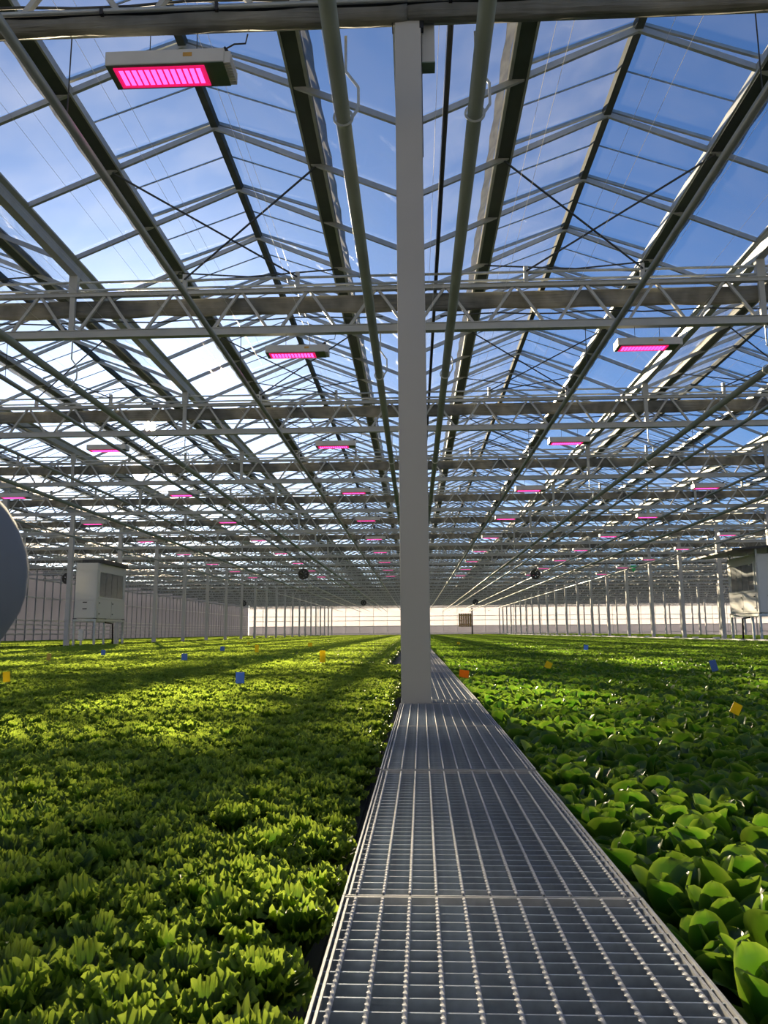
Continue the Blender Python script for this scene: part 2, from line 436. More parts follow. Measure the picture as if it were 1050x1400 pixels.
g_me['d0'] = dg[0].mesh('diagonal', 'paint'); g_me['d1'] = dg[1].mesh('diagonal', 'paint')
PN = W/5
nodes = [PN*(.5+i) for i in range(15)]
web = MB()
for x in nodes:
    for s in (-1, 1): web.bar((x+s*.46, 0, HB+.05), (x+s*.03, 0, HT-.02), .045, .045)
for x in (W, 2*W): web.box(x-.045, x+.045, -.03, .03, HB+.05, HT-.02)
g_me['web'] = web.mesh('lattice_web', 'paint')
pw = MB()
for b in range(3):
    if b: pw.box(b*W-.07, b*W+.07, -.05, .05, HT+.02, ZG-.17)
    for t in (1, 2): pw.box(b*W+t*W/3-.035, b*W+t*W/3+.035, -.035, .035, HT+.02, 6.03+CZ)
g_me['posts'] = pw.mesh('post_row', 'paint')

def curtain_mesh(z0, z1, yc, dep, seed, drape=True):
    r = random.Random(seed); N = 118; R = 10; mb = MB()
    ph = [r.random()*6 for _ in range(4)]
    for i in range(N+1):
        x = .002 + i*(SP-.004)/N
        seg = (x % (W/4)) / (W/4)
        sag = .028*math.sin(math.pi*seg) + .008*math.sin(x*3.1+ph[0]) + r.uniform(-.005, .005)
        for k in range(R):
            a = 2*math.pi*k/R
            yy = yc + dep*math.copysign(abs(math.cos(a))**.7, math.cos(a))*(1 + .18*math.sin(x*7+a*3+ph[1]) + r.uniform(-.08,.08))
            q = math.sin(a); zz = (z0+z1)/2 + (z1-z0)/2*math.copysign(abs(q)**.6, q)
            if q < 0: zz -= sag*(-q)
            mb.v.append((x, yy, zz))
    for i in range(N):
        for k in range(R):
            a, b2 = i*R+k, i*R+(k+1) % R
            mb.f.append((a, b2, b2+R, a+R))
    mb.f.append(tuple(range(R-1, -1, -1))); mb.f.append(tuple(range(N*R, N*R+R)))
    return mb.mesh('shade_curtain', 'curtain', True)
cur_hi = [curtain_mesh(5.37+CZ, 5.655+CZ, .13, .055, s) for s in (1,2)]
cur_lo = curtain_mesh(4.965+CZ, 5.085+CZ, -.11, .060, 5)
cur_tube = MB().tube([(0,-.175,5.105+CZ), (SP,-.175,5.105+CZ)], .020, 8).mesh('pull_tube', 'steel', True)
cur_tube2 = MB().tube([(0,-.12,5.125+CZ), (SP,-.12,5.125+CZ)], .022, 8).mesh('pull_tube', 'dark', True)
clipm = MB().box(-.014, .014, -.20, -.16, 5.06+CZ, 5.13+CZ).mesh('clip', 'black')

spans = {-2: 'from frilly-side columns to side wall', -1: 'from pillar row to frilly-side columns', 0: 'from pillar row to white-kerb columns',
         1: 'first span beyond the white-kerb columns', 2: 'second span beyond the white-kerb columns', 3: 'third span beyond the white-kerb columns', 4: 'fourth span beyond the white-kerb columns'}
for k in range(NT):
    y = Y1 + k*D
    for j in range(-2, 5):
        x0, x1 = j*SP, (j+1)*SP
        if j > -1 and x0 > .47*y+4 or j < 0 and x1 < -.56*y-4: continue
        g = empty('lattice_girder', (x0, y, .13 if k == 0 else 0))
        if k == 0: lab = 'white steel lattice girder above the thick wall of gathered brown curtain at the near pillar'
        else: lab = '%s lattice girder behind the near pillar, %s' % (nth(k), spans[j])
        if k == 0: lab = 'lattice girder above the thick curtain at the near pillar, ' + spans[j]
        tag(g, lab, 'girder', 'lattice girders under the near curtain' if k == 0 else 'lattice girders across the greenhouse')
        for p in ('bottom_chord', 'top_chord'): link(p, g_me[p], g)
        link('rail', g_me['rail_low'], g); link('rail', g_me['rail_high'], g)
        if k < 10: link('cable', g_me['cable'], g)
        if k < 5 and j in (-1, 0):
            for x in nodes:
                link('diagonal', g_me['d0'], g, (x,0,0)); link('diagonal', g_me['d1'], g, (x,0,0))
            for b in range(3):
                if b: link('strut', g_me['strut'], g, (b*W,0,0))
                if b: link('gutter_post', g_me['gutter_post'], g, (b*W,0,0))
                for t in (1,2): link('post', g_me['post'], g, (b*W+t*W/3,0,0))
        else:
            tag(link('lattice_web', g_me['web'], g), kind='stuff'); tag(link('post_row', g_me['posts'], g), kind='stuff')
        if k == 0:
            c = empty('shade_curtain', (x0, y, 0)); tag(c, 'thick brown gathered curtain at the near pillar top, ' + ('over the frilly lettuce' if j < 0 else 'over the smooth lettuce'), 'curtain', 'gathered curtains at the near pillar')
            link('cloth', cur_lo, c); link('pull_tube', cur_tube, c); link('pull_tube', cur_tube2, c)
            for i in range(18): link('clip', clipm, c, (i*SP/18+.35, 0, 0))
        else:
            c = link('shade_curtain', cur_hi[(k+j) % 2], None, (x0, y, 0))
            tag(c, 'folded curtain at the %s girder past the pillar, %s' % (nth(k), spans[j]), 'curtain', 'gathered curtains behind the girders')

shaft = MB().box(-.1075, .1075, -.1075, .1075, 0, HT+.02).mesh('shaft', 'pillar')
foot = MB().box(-.16, .16, -.16, .16, 0, .02).mesh('base_plate', 'steel')
cap = MB().box(-.09, .09, -.07, .07, HT+.02, ZG-.17).mesh('head_plate', 'paint')
for k in range(NT):
    y = Y1 + k*D
    for j in range(-1, 5):
        x = j*SP
        if not in_frame(x, y, 3, 40): continue
        c = empty('steel_column', (x, y, 0))
        if k == 0 and j == 0: tag(c, 'thick white square pillar standing in the grating walkway', 'pillar')
        elif j == 0: tag(c, 'white square column, %s behind the near walkway pillar' % nth(k), 'column', 'columns along the walkway')
        elif j < 0: tag(c, 'slim pale column in the frilly-bed row, level with the %s girder past the pillar' % nth(k), 'column', 'columns along the left bed')
        elif j == 1: tag(c, 'slim grey column beside the white kerb, level with the %s girder past the pillar' % nth(k), 'column', 'columns along the right kerb')
        else: tag(c, 'slim column in the far rows beyond the right kerb aisle', 'column', 'columns beyond the right aisle')
        o = link('shaft', shaft, c); link('base_plate', foot, c); link('head_plate', cap, c)
        if k == 0:
            bevel(o, .008, 3)
            for sx in (-1, 1):
                MB().box(sx*.1075-.012, sx*.1075+.022*sx, -.11, -.05, HB-.10, HB-.02).build('clamp', 'black', c)
            MB().tube([(.1115,-.02,HB-1.2), (.1115,-.02,HB-.1)], .004, 6).build('cable', 'dark', c)
jb = empty('junction_box', (.165, Y1+.02, HB-.36)); tag(jb, 'grey control box on the side of the near pillar', 'control box')
bevel(MB().box(-.052, .055, -.06, .06, 0, .40).build('housing', 'pillar', jb), .006)
MB().box(-.054, .057, -.062, .062, -.01, .0).build('base', 'lampgreen', jb)
MB().box(-.058, -.05, -.04, .04, .06, .34).build('bracket', 'steel', jb)

# ------------------------------------------------------------------ pipes and hangers
def pipe(x, h, r, label, mt, grp, joints=True):
    o = MB().tube([(0, -1.0, 0), (0, YEND-.2, 0)], r, 14).build('overhead_pipe', mt, None, True, (x, 0, h+CZ))
    tag(o, label, 'pipe', grp); return o
for x in (-.54, .54): pipe(x, 4.19, .062, 'thick grey-green heating pipe hung beside the pillar row, ' + SIDE[1 if x > 0 else -1], 'pipe', 'heating pipes beside the pillars')
for x in (-5.75, 5.75, -11.1, 11.1): pipe(x, 4.16, .058, 'thick overhead pipe below the %s gutter from the pillar row, %s' % ('first' if abs(x) < 8 else 'second', SIDE[1 if x > 0 else -1]), 'pipe', 'outer heating pipes')
for x in (-2.86, 2.86, -6.85, 6.85, -9.4, 9.4, -15, 15): pipe(x, 4.25, .040, '%s thinner overhead metal pipe from the pillar row, %s' % (nth({2.86:1, 6.85:2, 9.4:3, 15:4}[abs(x)]), SIDE[1 if x > 0 else -1]), 'tube', 'thin overhead pipes')
dr = pipe(.43, 6.0, .030, 'dark drive shaft above the girders next to the near pillar', 'dark', None)
def hanger_mesh(r):
    mb = MB()
    def strap(pts, w=.02, h=.008):
        for a, b in zip(pts[:-1], pts[1:]): mb.bar(a, b, w, h, up=(0,1,0) if abs(Vector(b)[2]-Vector(a)[2]) > .01 else (0,0,1))
    strap([(.02,0,.75), (.02,0,.42), (.125,0,.27), (.125,0,.08), (.06,0,-.02)], .022, .012)
    pts = [(1.25*r*math.cos(t), 0, 1.2*r*math.sin(t)) for t in [2*math.pi*i/16 for i in range(17)]]
    for a, b in zip(pts[:-1], pts[1:]): mb.bar(a, b, .02, .008, up=(0,1,0))
    return mb.mesh('pipe_hanger', 'steel')
hm = hanger_mesh(.062)
for k in range(0, 9):
    for x, h in ((-.54, 4.19), (.54, 4.19), (-5.75, 4.16), (5.75, 4.16)):
        if in_frame(x, Y1+k*D, h+CZ, 40):
            tag(link('pipe_hanger', hm, None, (x, Y1+k*D, h+CZ)), 'bent hanger looped round the %s thick pipe, %s, girder %s' % ('inner' if abs(x) < 1 else 'outer', SIDE[1 if x > 0 else -1], 'at the near pillar' if k == 0 else nth(k) + ' past it'), 'hanger', 'pipe hangers')
rodm = MB().tube([(0,0,.03), (0,0,.76)], .006, 6).mesh('hanger_rod', 'dark')
for k in range(0, 6):
    for x in (-2.86, 2.86, 6.85, -6.85):
        if in_frame(x, Y1+k*D, 4.3+CZ, 60):
            tag(link('hanger_rod', rodm, None, (x, Y1+k*D, 4.25+CZ)), 'thin straight rod holding a thinner pipe below a girder', 'rod', 'pipe hanger rods')
# thin curtain wires strung along the house in pairs
wm = MB().tube([(0, -1, 0), (0, YEND-1, 0)], .0022, 4).mesh('curtain_wire', 'wire')
for i in range(-7, 8):
    for dx, h in ((0, 5.74), (.05, 5.32)):
        x = i*1.12 + .3 + dx
        tag(link('curtain_wire', wm, None, (x, 0, h+CZ)), 'fine pale curtain wire stretched from girder to girder', 'wire', 'curtain wires')

# ------------------------------------------------------------------ grow lamps
lp = {}
mb = MB().box(-.52, .47, -.145, .145, 0, .125); lp['housing'] = mb.mesh('housing', 'lampbody')
mb = MB().box(-.515, .465, -.14, .14, -.006, 0); lp['underside'] = mb.mesh('underside', 'lampgreen')
mb = MB()
for a in ((-.46,.30,-.115,-.095), (-.46,.30,.095,.115), (-.46,-.44,-.095,.095), (.28,.30,-.095,.095)): mb.box(a[0], a[1], a[2], a[3], -.016, -.006)
lp['rim'] = mb.mesh('lens_rim', 'ledrim')
lp['lens'] = MB().box(-.44, .28, -.095, .095, -.010, -.006).mesh('lens', 'ledrim')
strips = [MB().box(-.425 + i*.054, -.425 + i*.054 + .036, -.085, .085, -.0135, -.010) for i in range(13)]
lp['strip'] = MB().box(0, .036, -.085, .085, -.0135, -.010).mesh('led_strip', 'led')
mb = MB()
for i in range(13): mb.box(-.425+i*.054, -.425+i*.054+.036, -.085, .085, -.0135, -.010)
lp['strips'] = mb.mesh('led_panel', 'led')
lp['fin'] = MB().box(0, .055, -.006, .006, -.004, .10).mesh('fin', 'lampbody')
lp['sticker'] = MB().box(0, .075, -.148, -.145, .055, .09).mesh('sticker', 'sticker')
lp['wire_long'] = MB().tube([(0,0,.125), (0,0,.440)], .004, 6).mesh('suspension_wire', 'dark')
lp['wire'] = MB().tube([(0,0,.125), (0,0,.365)], .004, 6).mesh('suspension_wire', 'dark')
mb = MB().tube([(.40,-.04,.115), (.43,-.05,.15), (.47,-.06,.185)], .022, 8); lp['plug'] = mb.mesh('plug', 'black', True)
mb = MB().tube([(.47,-.06,.185), (.53,-.05,.23), (.62,-.03,.25), (.63,0,.36)], .007, 6); lp['cord'] = mb.mesh('cord', 'dark', True)
def lamp(x, y, z, k):
    t = empty('grow_lamp', (x, y, z)); bay = int(abs(x)//W) + 1
    if k == 0: tag(t, 'big white grow lamp lit pink with an orange sticker, under the near brown curtain', 'lamp')
    else: tag(t, 'pink grow lamp under the %s girder past the pillar, %s bay on the %s' % (nth(k), nth(bay), SIDE[1 if x > 0 else -1]), 'lamp', 'pink grow lamps in rows under the girders')
    h = link('housing', lp['housing'], t)
    if k < 2: bevel(h, .008, 2)
    link('underside', lp['underside'], t); l = link('lens', lp['lens'], t); link('lens_rim', lp['rim'], l)
    if k < 2:
        for i in range(13): link('led_strip', lp['strip'], l, (-.425+i*.054, 0, 0))
        for i in range(9): link('fin', lp['fin'], t, (.465, -.125+i*.031, 0))
        link('sticker', lp['sticker'], t, (.13, 0, 0))
    else:
        link('led_panel', lp['strips'], l)
    for xx in (-.2, .2): link('suspension_wire', lp['wire_long' if k == 0 else 'wire'], t, (xx, 0, 0))
    if k < 5:
        link('plug', lp['plug'], t); link('cord', lp['cord'], t)
for i in range(-2, 4):
    for k in range(0, 10):
        x = -1.90 + i*W
        if in_frame(x, Y1+k*D, 4.6+CZ, 20): lamp(x - (.08 if k == 0 else 0), Y1+k*D, (4.63 if k == 0 else 4.57)+CZ, k)

# ------------------------------------------------------------------ circulation fans
ring = MB()
for i in range(24):
    a, b = 2*math.pi*i/24, 2*math.pi*(i+1)/24
    ring.bar((.31*math.cos(a),0,.31*math.sin(a)), (.31*math.cos(b),0,.31*math.sin(b)), .16, .03, up=(0,1,0))
ringm = ring.mesh('shroud', 'black')
hubm = MB().tube([(0,-.07,0),(0,.09,0)], .075, 12).mesh('hub', 'black')
bl = MB(); bl.v = [(.05,-.03,-.05),(.29,-.045,-.10),(.29,.045,.10),(.05,.03,.05)]; bl.v += [(x,y+.008,z) for x,y,z in bl.v]
bl.f = [(0,1,2,3),(7,6,5,4),(0,4,5,1),(1,5,6,2),(2,6,7,3),(3,7,4,0)]
blm = bl.mesh('blade', 'dark')
for px, py, kk in ((732,785,8), (415,785,6), (650,823,15), (497,824,15), (333,825,15), (92,791,6)):
    d = ray(px, py); p = CAM + d*((Y1+kk*D)/d.y)
    f = empty('circulation_fan', p); f.scale = (.85,)*3 if kk == 6 else (1,)*3; tag(f, 'round black circulation fan hanging under the girders', 'fan', 'black circulation fans')
    link('shroud', ringm, f); link('hub', hubm, f)
    for i in range(6):
        o = link('blade', blm, f); o.rotation_euler = (0, 2*math.pi*i/6, 0)
    MB().tube([(0,0,.32),(0,0,(HB-.07-p.z)/(.85 if kk == 6 else 1))], .012, 6).build('hanging_rod', 'dark', f)
d = ray(866, 777); p = CAM + d*((Y1+8*D)/d.y)
gf = empty('green_funnel', p); tag(gf, 'small translucent green funnel hanging under the girders by the right column row', 'funnel')
MB().tube([(0,0,-.25),(0,0,-.1),(0,0,.2)], [.05,.12,.26], 12).build('cone', 'green', gf, True)
MB().tube([(-.2,0,.2),(-.22,0,HB-.06-p.z)], .02, 6).build('hook', 'kerb', gf)

# ------------------------------------------------------------------ beds, kerb, walkway
ZC = 1.0 - .15                           # raft surface the lettuce stands on
XW0, XW1 = -.115, .452                   # walkway edges
Y0B = .62
def bed(x0, x1, label, y0=Y0B):
    b = empty('growing_bed', ((x0+x1)/2, y0, 0)); tag(b, label, 'growing bed')
    h = (x1-x0)/2
    MB().box(-h, h, 0, YEND-1.5-y0, 0, ZC-.02).build('basin', 'basin', b)
    MB().box(-h+.03, h-.03, .03, YEND-1.55-y0, ZC-.02, ZC).build('raft', 'soil', b)
    return b
bed(-15.9, XW0-.055, 'dark raised bed of frilly lettuce beside the walkway')
bed(XW1+.05, 16.0, 'dark raised bed of smooth-leaved lettuce beside the walkway')
bed(-34.1, -18.6, 'further raised bed between the left columns and the side wall', 30)
bed(19.2, 33.6, 'further raised bed beyond the right aisle and columns', 30)
for x in (16.04,):
    k_ = tag(MB().box(0, .16, 30, YEND-1.5, 0, 1.05).build('bed_kerb', 'kerb', None, loc=(x, 0, 0)), 'low white kerb along the outer edge of the right bed', 'kerb')
blk = MB().box(-.12, .12, -.2, .2, 0, 1.12).mesh('kerb_block', 'kerb')
for i in range(34):
    tag(link('kerb_block', blk, None, (16.45, 30.6+(i if i < 2 else i+2)*3.2, 0)), 'small white block standing behind the right bed kerb', 'block', 'white blocks behind the kerb')

GL = 1.355; GW = XW1 - XW0
bearing = MB().box(.004, GW-.004, -.0015, .0015, -.032, 0).mesh('bearing_bar', 'grate_face')
def twisted(L, s=.0040, step=.0050):
    mb = MB(); n = int(L/step)
    for i in range(n+1):
        y = i*L/n; a0 = i*math.pi/7
        for k in range(4):
            a = a0 + k*math.pi/2
            mb.v.append((s*math.cos(a), y, s*math.sin(a)))
    for i in range(n):
        for k in range(4):
            a, b = i*4+k, i*4+(k+1) % 4
            mb.f.append((a, b, b+4, a+4))
    return mb
rod = twisted(GL-.024).mesh('twisted_rod', 'grate')
side_ = MB().box(-.002, .002, 0, GL-.008, -.034, .004).mesh('side_bar', 'grate')
end_ = MB().box(0, GW, -.002, .002, -.034, .002).mesh('end_bar', 'grate')
simple = MB()
nb = 33; PB = (GL-.014)/nb
for i in range(1, nb): simple.box(.004, GW-.004, .003+i*PB-.0015, .003+i*PB+.0015, -.03, 0)
for i in range(11): simple.box(.026+i*.0513-.0035, .026+i*.0513+.0035, .01, GL-.02, -.004, .004)
simp = simple.mesh('grating_mesh', 'grate')
supm = MB(); supm.box(.02, GW-.02, -.03, .03, -.09, -.036); supm.box(.04,.09,-.025,.025,-1,-.09); supm.box(GW-.09,GW-.04,-.025,.025,-1,-.09)
supp = supm.mesh('walkway_support', 'steel')
ng = int((YEND-2 - .5)/GL)
for i in range(ng):
    y = .222 + i*GL + (.235 if i > 3 else 0)
    dz = rnd.uniform(-.004, .004) if i < 8 else 0
    skew = -.0076 if i < 4 else 0.0                    # the run up to the pillar is laid slightly askew
    g = empty('walkway_grating', (XW0 + skew*(5.64-y), y, 1.0+dz), skew)
    if i == 3: lab = 'galvanised grating panel just before the white pillar, lying flush with its foot'
    elif i == 0: lab = 'galvanised steel grating panel at the open end of the walkway'
    elif i < 3: lab = '%s galvanised grating panel before the white pillar' % nth(4-i)
    else: lab = '%s galvanised grating panel past the white pillar' % nth(i-3)
    tag(g, lab, 'grating', 'walkway grating panels')
    link('side_bar', side_, g, (.002,0,0)); link('side_bar', side_, g, (GW-.002,0,0))
    if i < 7:
        link('side_bar', side_, g, (.011,0,-.003)); link('side_bar', side_, g, (GW-.011,0,-.003))
        link('end_bar', end_, g, (0,.003,0)); link('end_bar', end_, g, (0,GL-.011,0))
        for q in range(1, nb): link('bearing_bar', bearing, g, (0, .003+q*PB, 0))
        for q in range(11):
            link('twisted_rod', rod, g, (.026+q*.0513, .006, .001))
    else:
        tag(link('grating_mesh', simp, g), kind='stuff')
    if i < 12 and i != 4:
        tag(link('walkway_support', supp, None, (XW0 + skew*(5.64-y), y, 1.0)), 'steel trestle holding up the walkway gratings', 'support', 'walkway supports')

g = empty('walkway_grating', (.115, 5.642, 1.0)); tag(g, 'short narrow grating piece squeezed in beside the foot of the white pillar', 'grating', 'walkway grating panels')
for sx in (.002, XW1-.117): MB().box(sx-.002, sx+.002, 0, .216, -.034, .004).build('side_bar', 'grate', g)
for q in range(6): MB().box(.004, XW1-.119, .004+q*.0415-.0015, .004+q*.0415+.0015, -.032, 0).build('bearing_bar', 'grate_face', g)
for q in range(6): twisted(.21).build('twisted_rod', 'grate', g, loc=(.03+q*.0513, .003, .001))
# ------------------------------------------------------------------ lettuce
def leaf_mesh(name, m, nu, nv, L, wmax, tilt, curl, frill, seed, spoon=False):
    r = random.Random(seed); ph = [r.random()*6.28 for _ in range(6)]
    V = []; mg = []
    def spine(p):
        out = z = 0.; S = 10
        for q in range(S):
            uu = p*(q+.5)/S; a = tilt + curl*uu*uu
            out += math.sin(a)*L*p/S; z += math.cos(a)*L*p/S
        a = tilt + curl*p*p
        return out, z, a
    for i in range(nu+1):
        u = i/nu
        for j in range(nv+1):
            v = -1 + 2*j/nv
            if spoon:
                p = 1-(1-u)**1.5                                  # rows crowd towards the round tip
                if p > .58: wu = wmax*math.sqrt(max(0, 1-((p-.58)/.42)**2))
                else:
                    q = p/.58; wu = wmax*(.20 + .80*q*q*(3-2*q))
                e = max(abs(v)**4*min(1, p*1.4), max(0, (p-.86)/.14)**2)
                out, z, a = spine(p)
                d = .30*wu*v*v - .005*math.exp(-(v/.14)**2)*(1-p) + frill*e*(math.sin(5*v+3*p+ph[0]) + .7*math.sin(8*p*(1 if v > 0 else -1)+ph[1]))
                d -= .10*wmax*max(0, p-.75)/.25*math.cos(ph[2])
                x = v*wu; up = 0; marg = e*.55
            else:
                p = u*(1-.20*v*v*u)                               # rounded fan
                wu = wmax*(.16 + .84*u**.75)
                e = max(abs(v)**5*min(1, u*1.5), u**9)
                th = v*(1 + (1-u)*1.3)                            # position along the margin
                rf = .55*math.sin(9*th+ph[0]) + 1.0*math.sin(23*th+ph[1]+9*u) + .6*math.sin(39*th+ph[2]-14*u)
                out, z, a = spine(p)
                d = .16*wu*v*v + frill*e*rf + .0022*math.sin(34*u+7*v+ph[5])*math.sin(13*v-9*u+ph[4])
                x = v*wu*(1 + .07*e*math.sin(17*th+ph[3])) + .002*e*math.sin(29*th+ph[4])
                up = frill*.8*e*(.7*math.sin(7*th+ph[4]) + .8*math.sin(19*th+ph[5])); marg = e
            V.append((x, out - math.cos(a)*d + up*.4, z + math.sin(a)*d + up))
            mg.append(min(1, marg))
    Fc = []
    for i in range(nu):
        for j in range(nv):
            a = i*(nv+1)+j; Fc.append((a, a+1, a+nv+2, a+nv+1))
    return V, Fc, mg
def leaf_to_mesh(name, m, data):
    me = bpy.data.meshes.new(name); me.from_pydata(data[0], [], data[1]); me.materials.append(MT[m])
    at = me.attributes.new('margin', 'FLOAT', 'POINT'); at.data.foreach_set('value', data[2])
    me.polygons.foreach_set('use_smooth', [True]*len(me.polygons)); me.update(); return me

def head_plan(kind, r):
    """(ring, azimuth, scale, extra tilt) for each leaf of a head"""
    out = []
    if kind == 'frilly':
        for ring, n in ((0, 7), (1, 7), (2, 6)):
            o = r.random()*6.28
            for i in range(n): out.append((ring, o + 6.283*i/n + r.uniform(-.25,.25), r.uniform(.88,1.12), r.uniform(-.12,.12)))
    else:
        for ring, n in ((0, 5), (1, 5), (2, 4)):
            o = r.random()*6.28
            for i in range(n): out.append((ring, o + 6.283*i/n + r.uniform(-.3,.3), r.uniform(.82,1.18), r.uniform(-.16,.16)))
    return out
SPEC = {'frilly': dict(m='frilly', L=(.118,.130,.128), w=(.048,.044,.034), tilt=(.50,.30,.05), curl=(1.15,.95,.70), frill=.0062, spoon=False, h=1.0),
        'smooth': dict(m='smooth', L=(.125,.145,.130), w=(.043,.046,.036), tilt=(.75,.42,.15), curl=(.35,.20,.05), frill=.0030, spoon=True, h=1.0)}
def leaves(kind, nu, nv, variants):
    s = SPEC[kind]
    return [[leaf_mesh('leaf', s['m'], nu, nv, s['L'][q], s['w'][q], s['tilt'][q], s['curl'][q], s['frill'], 100*q+v, s['spoon']) for v in range(variants)] for q in range(3)]
def leaf_matrix(az, sc, dt):
    return Matrix.Rotation(az, 4, 'Z') @ Matrix.Translation((0, .008, 0)) @ Matrix.Rotation(-dt, 4, 'X') @ Matrix.Scale(sc, 4)
def merged_head(kind, nu, nv, seed, plan=None):
    r = random.Random(seed); lv = leaves(kind, nu, nv, 2); V = []; Fc = []; mg = []
    for ring, az, sc, dt in (plan or head_plan(kind, r)):
        d = lv[ring][r.randrange(2)]; mm = leaf_matrix(az, sc, dt); b = len(V)
        V += [tuple(mm @ Vector(p)) for p in d[0]]; Fc += [tuple(b+i for i in f) for f in d[1]]; mg += d[2]
    return V, Fc, mg
def heads_grid(x0, x1, y0, y1, sp, seed):
    r = random.Random(seed); pts = []; row = 0; y = y0
    while y < y1:
        x = x0 + (sp/2 if row % 2 else 0)
        while x < x1:
            pts.append((x + r.uniform(-.018,.018), y + r.uniform(-.018,.018), r.random()*6.283, r.uniform(.86, 1.14)))   # x, y, turn, size
            x += sp
        y += sp*.88; row += 1
    return pts
HID = bpy.data.collections.new('crop_sources')           # not linked to the scene: only instanced by the crop stuff
def gn_crop(name, label, pts_near, pts_far, near_meshes, tile_meshes, m):
    me = bpy.data.meshes.new(name)
    P = [(x, y, ZC) for x, y, a, s in pts_near] + [(x, y, ZC) for x, y, a, s in pts_far]
    me.from_pydata(P, [], [])
    rot = [a for x, y, a, s in pts_near] + [a for x, y, a, s in pts_far]
    sc = [s for x, y, a, s in pts_near] + [s for x, y, a, s in pts_far]
    n = len(pts_near)
    rr = random.Random(3)
    idx = [rr.randrange(len(near_meshes)) for _ in pts_near] + [len(near_meshes)+rr.randrange(len(tile_meshes)) for _ in pts_far]
    a = me.attributes.new('rz', 'FLOAT', 'POINT'); a.data.foreach_set('value', rot)
    a = me.attributes.new('sc', 'FLOAT', 'POINT'); a.data.foreach_set('value', sc)
    a = me.attributes.new('pick', 'INT', 'POINT'); a.data.foreach_set('value', idx)
    me.materials.append(MT[m])
    o = link(name, me); tag(o, label, 'lettuce', kind='stuff')
    col = bpy.data.collections.new(name + '_src')
    for q, s in enumerate(near_meshes + tile_meshes):
        ob = bpy.data.objects.new('%02d_%s' % (q, name), s); col.objects.link(ob)
    t = bpy.data.node_groups.new(name, 'GeometryNodeTree')
    t.interface.new_socket('Geometry', in_out='INPUT', socket_type='NodeSocketGeometry')
    t.interface.new_socket('Geometry', in_out='OUTPUT', socket_type='NodeSocketGeometry')
    N = t.nodes.new; gi = N('NodeGroupInput'); go = N('NodeGroupOutput')
    ip = N('GeometryNodeInstanceOnPoints'); ci = N('GeometryNodeCollectionInfo')
    ci.inputs['Collection'].default_value = col; ci.inputs['Separate Children'].default_value = True; ci.inputs['Reset Children'].default_value = True
    ip.inputs['Pick Instance'].default_value = True
    def attr(nm, ty):
        q = N('GeometryNodeInputNamedAttribute'); q.data_type = ty; q.inputs['Name'].default_value = nm; return q
    ar, as_, ai = attr('rz', 'FLOAT'), attr('sc', 'FLOAT'), attr('pick', 'INT')
    cx = N('ShaderNodeCombineXYZ'); t.links.new(ar.outputs['Attribute'], cx.inputs['Z'])
    L = t.links.new
    L(gi.outputs[0], ip.inputs['Points']); L(ci.outputs[0], ip.inputs['Instance'])
    L(ai.outputs['Attribute'], ip.inputs['Instance Index']); L(cx.outputs[0], ip.inputs['Rotation'])
    L(as_.outputs['Attribute'], ip.inputs['Scale']); L(ip.outputs[0], go.inputs[0])
    md = o.modifiers.new('crop', 'NODES'); md.node_group = t
    return o
def tile_mesh(kind, seed, size=.9, sp=.15):
    r = random.Random(seed); V = []; Fc = []; mg = []
    protos = [merged_head(kind, 3, 6 if kind == 'frilly' else 4, seed+i) for i in range(3)]
    n = int(size/sp)
    for i in range(n):
        for j in range(n):
            p = protos[r.randrange(3)]
            mm = Matrix.Translation((-size/2+(i+.5)*sp+r.uniform(-.03,.03), -size/2+(j+.5)*sp+r.uniform(-.03,.03), 0)) @ Matrix.Rotation(r.random()*6.28, 4, 'Z') @ Matrix.Scale(r.uniform(.85,1.18), 4)
            b = len(V); V += [tuple(mm @ Vector(q)) for q in p[0]]; Fc += [tuple(b+k for k in f) for f in p[1]]; mg += p[2]
    return leaf_to_mesh('tile', SPEC[kind]['m'], (V, Fc, mg))

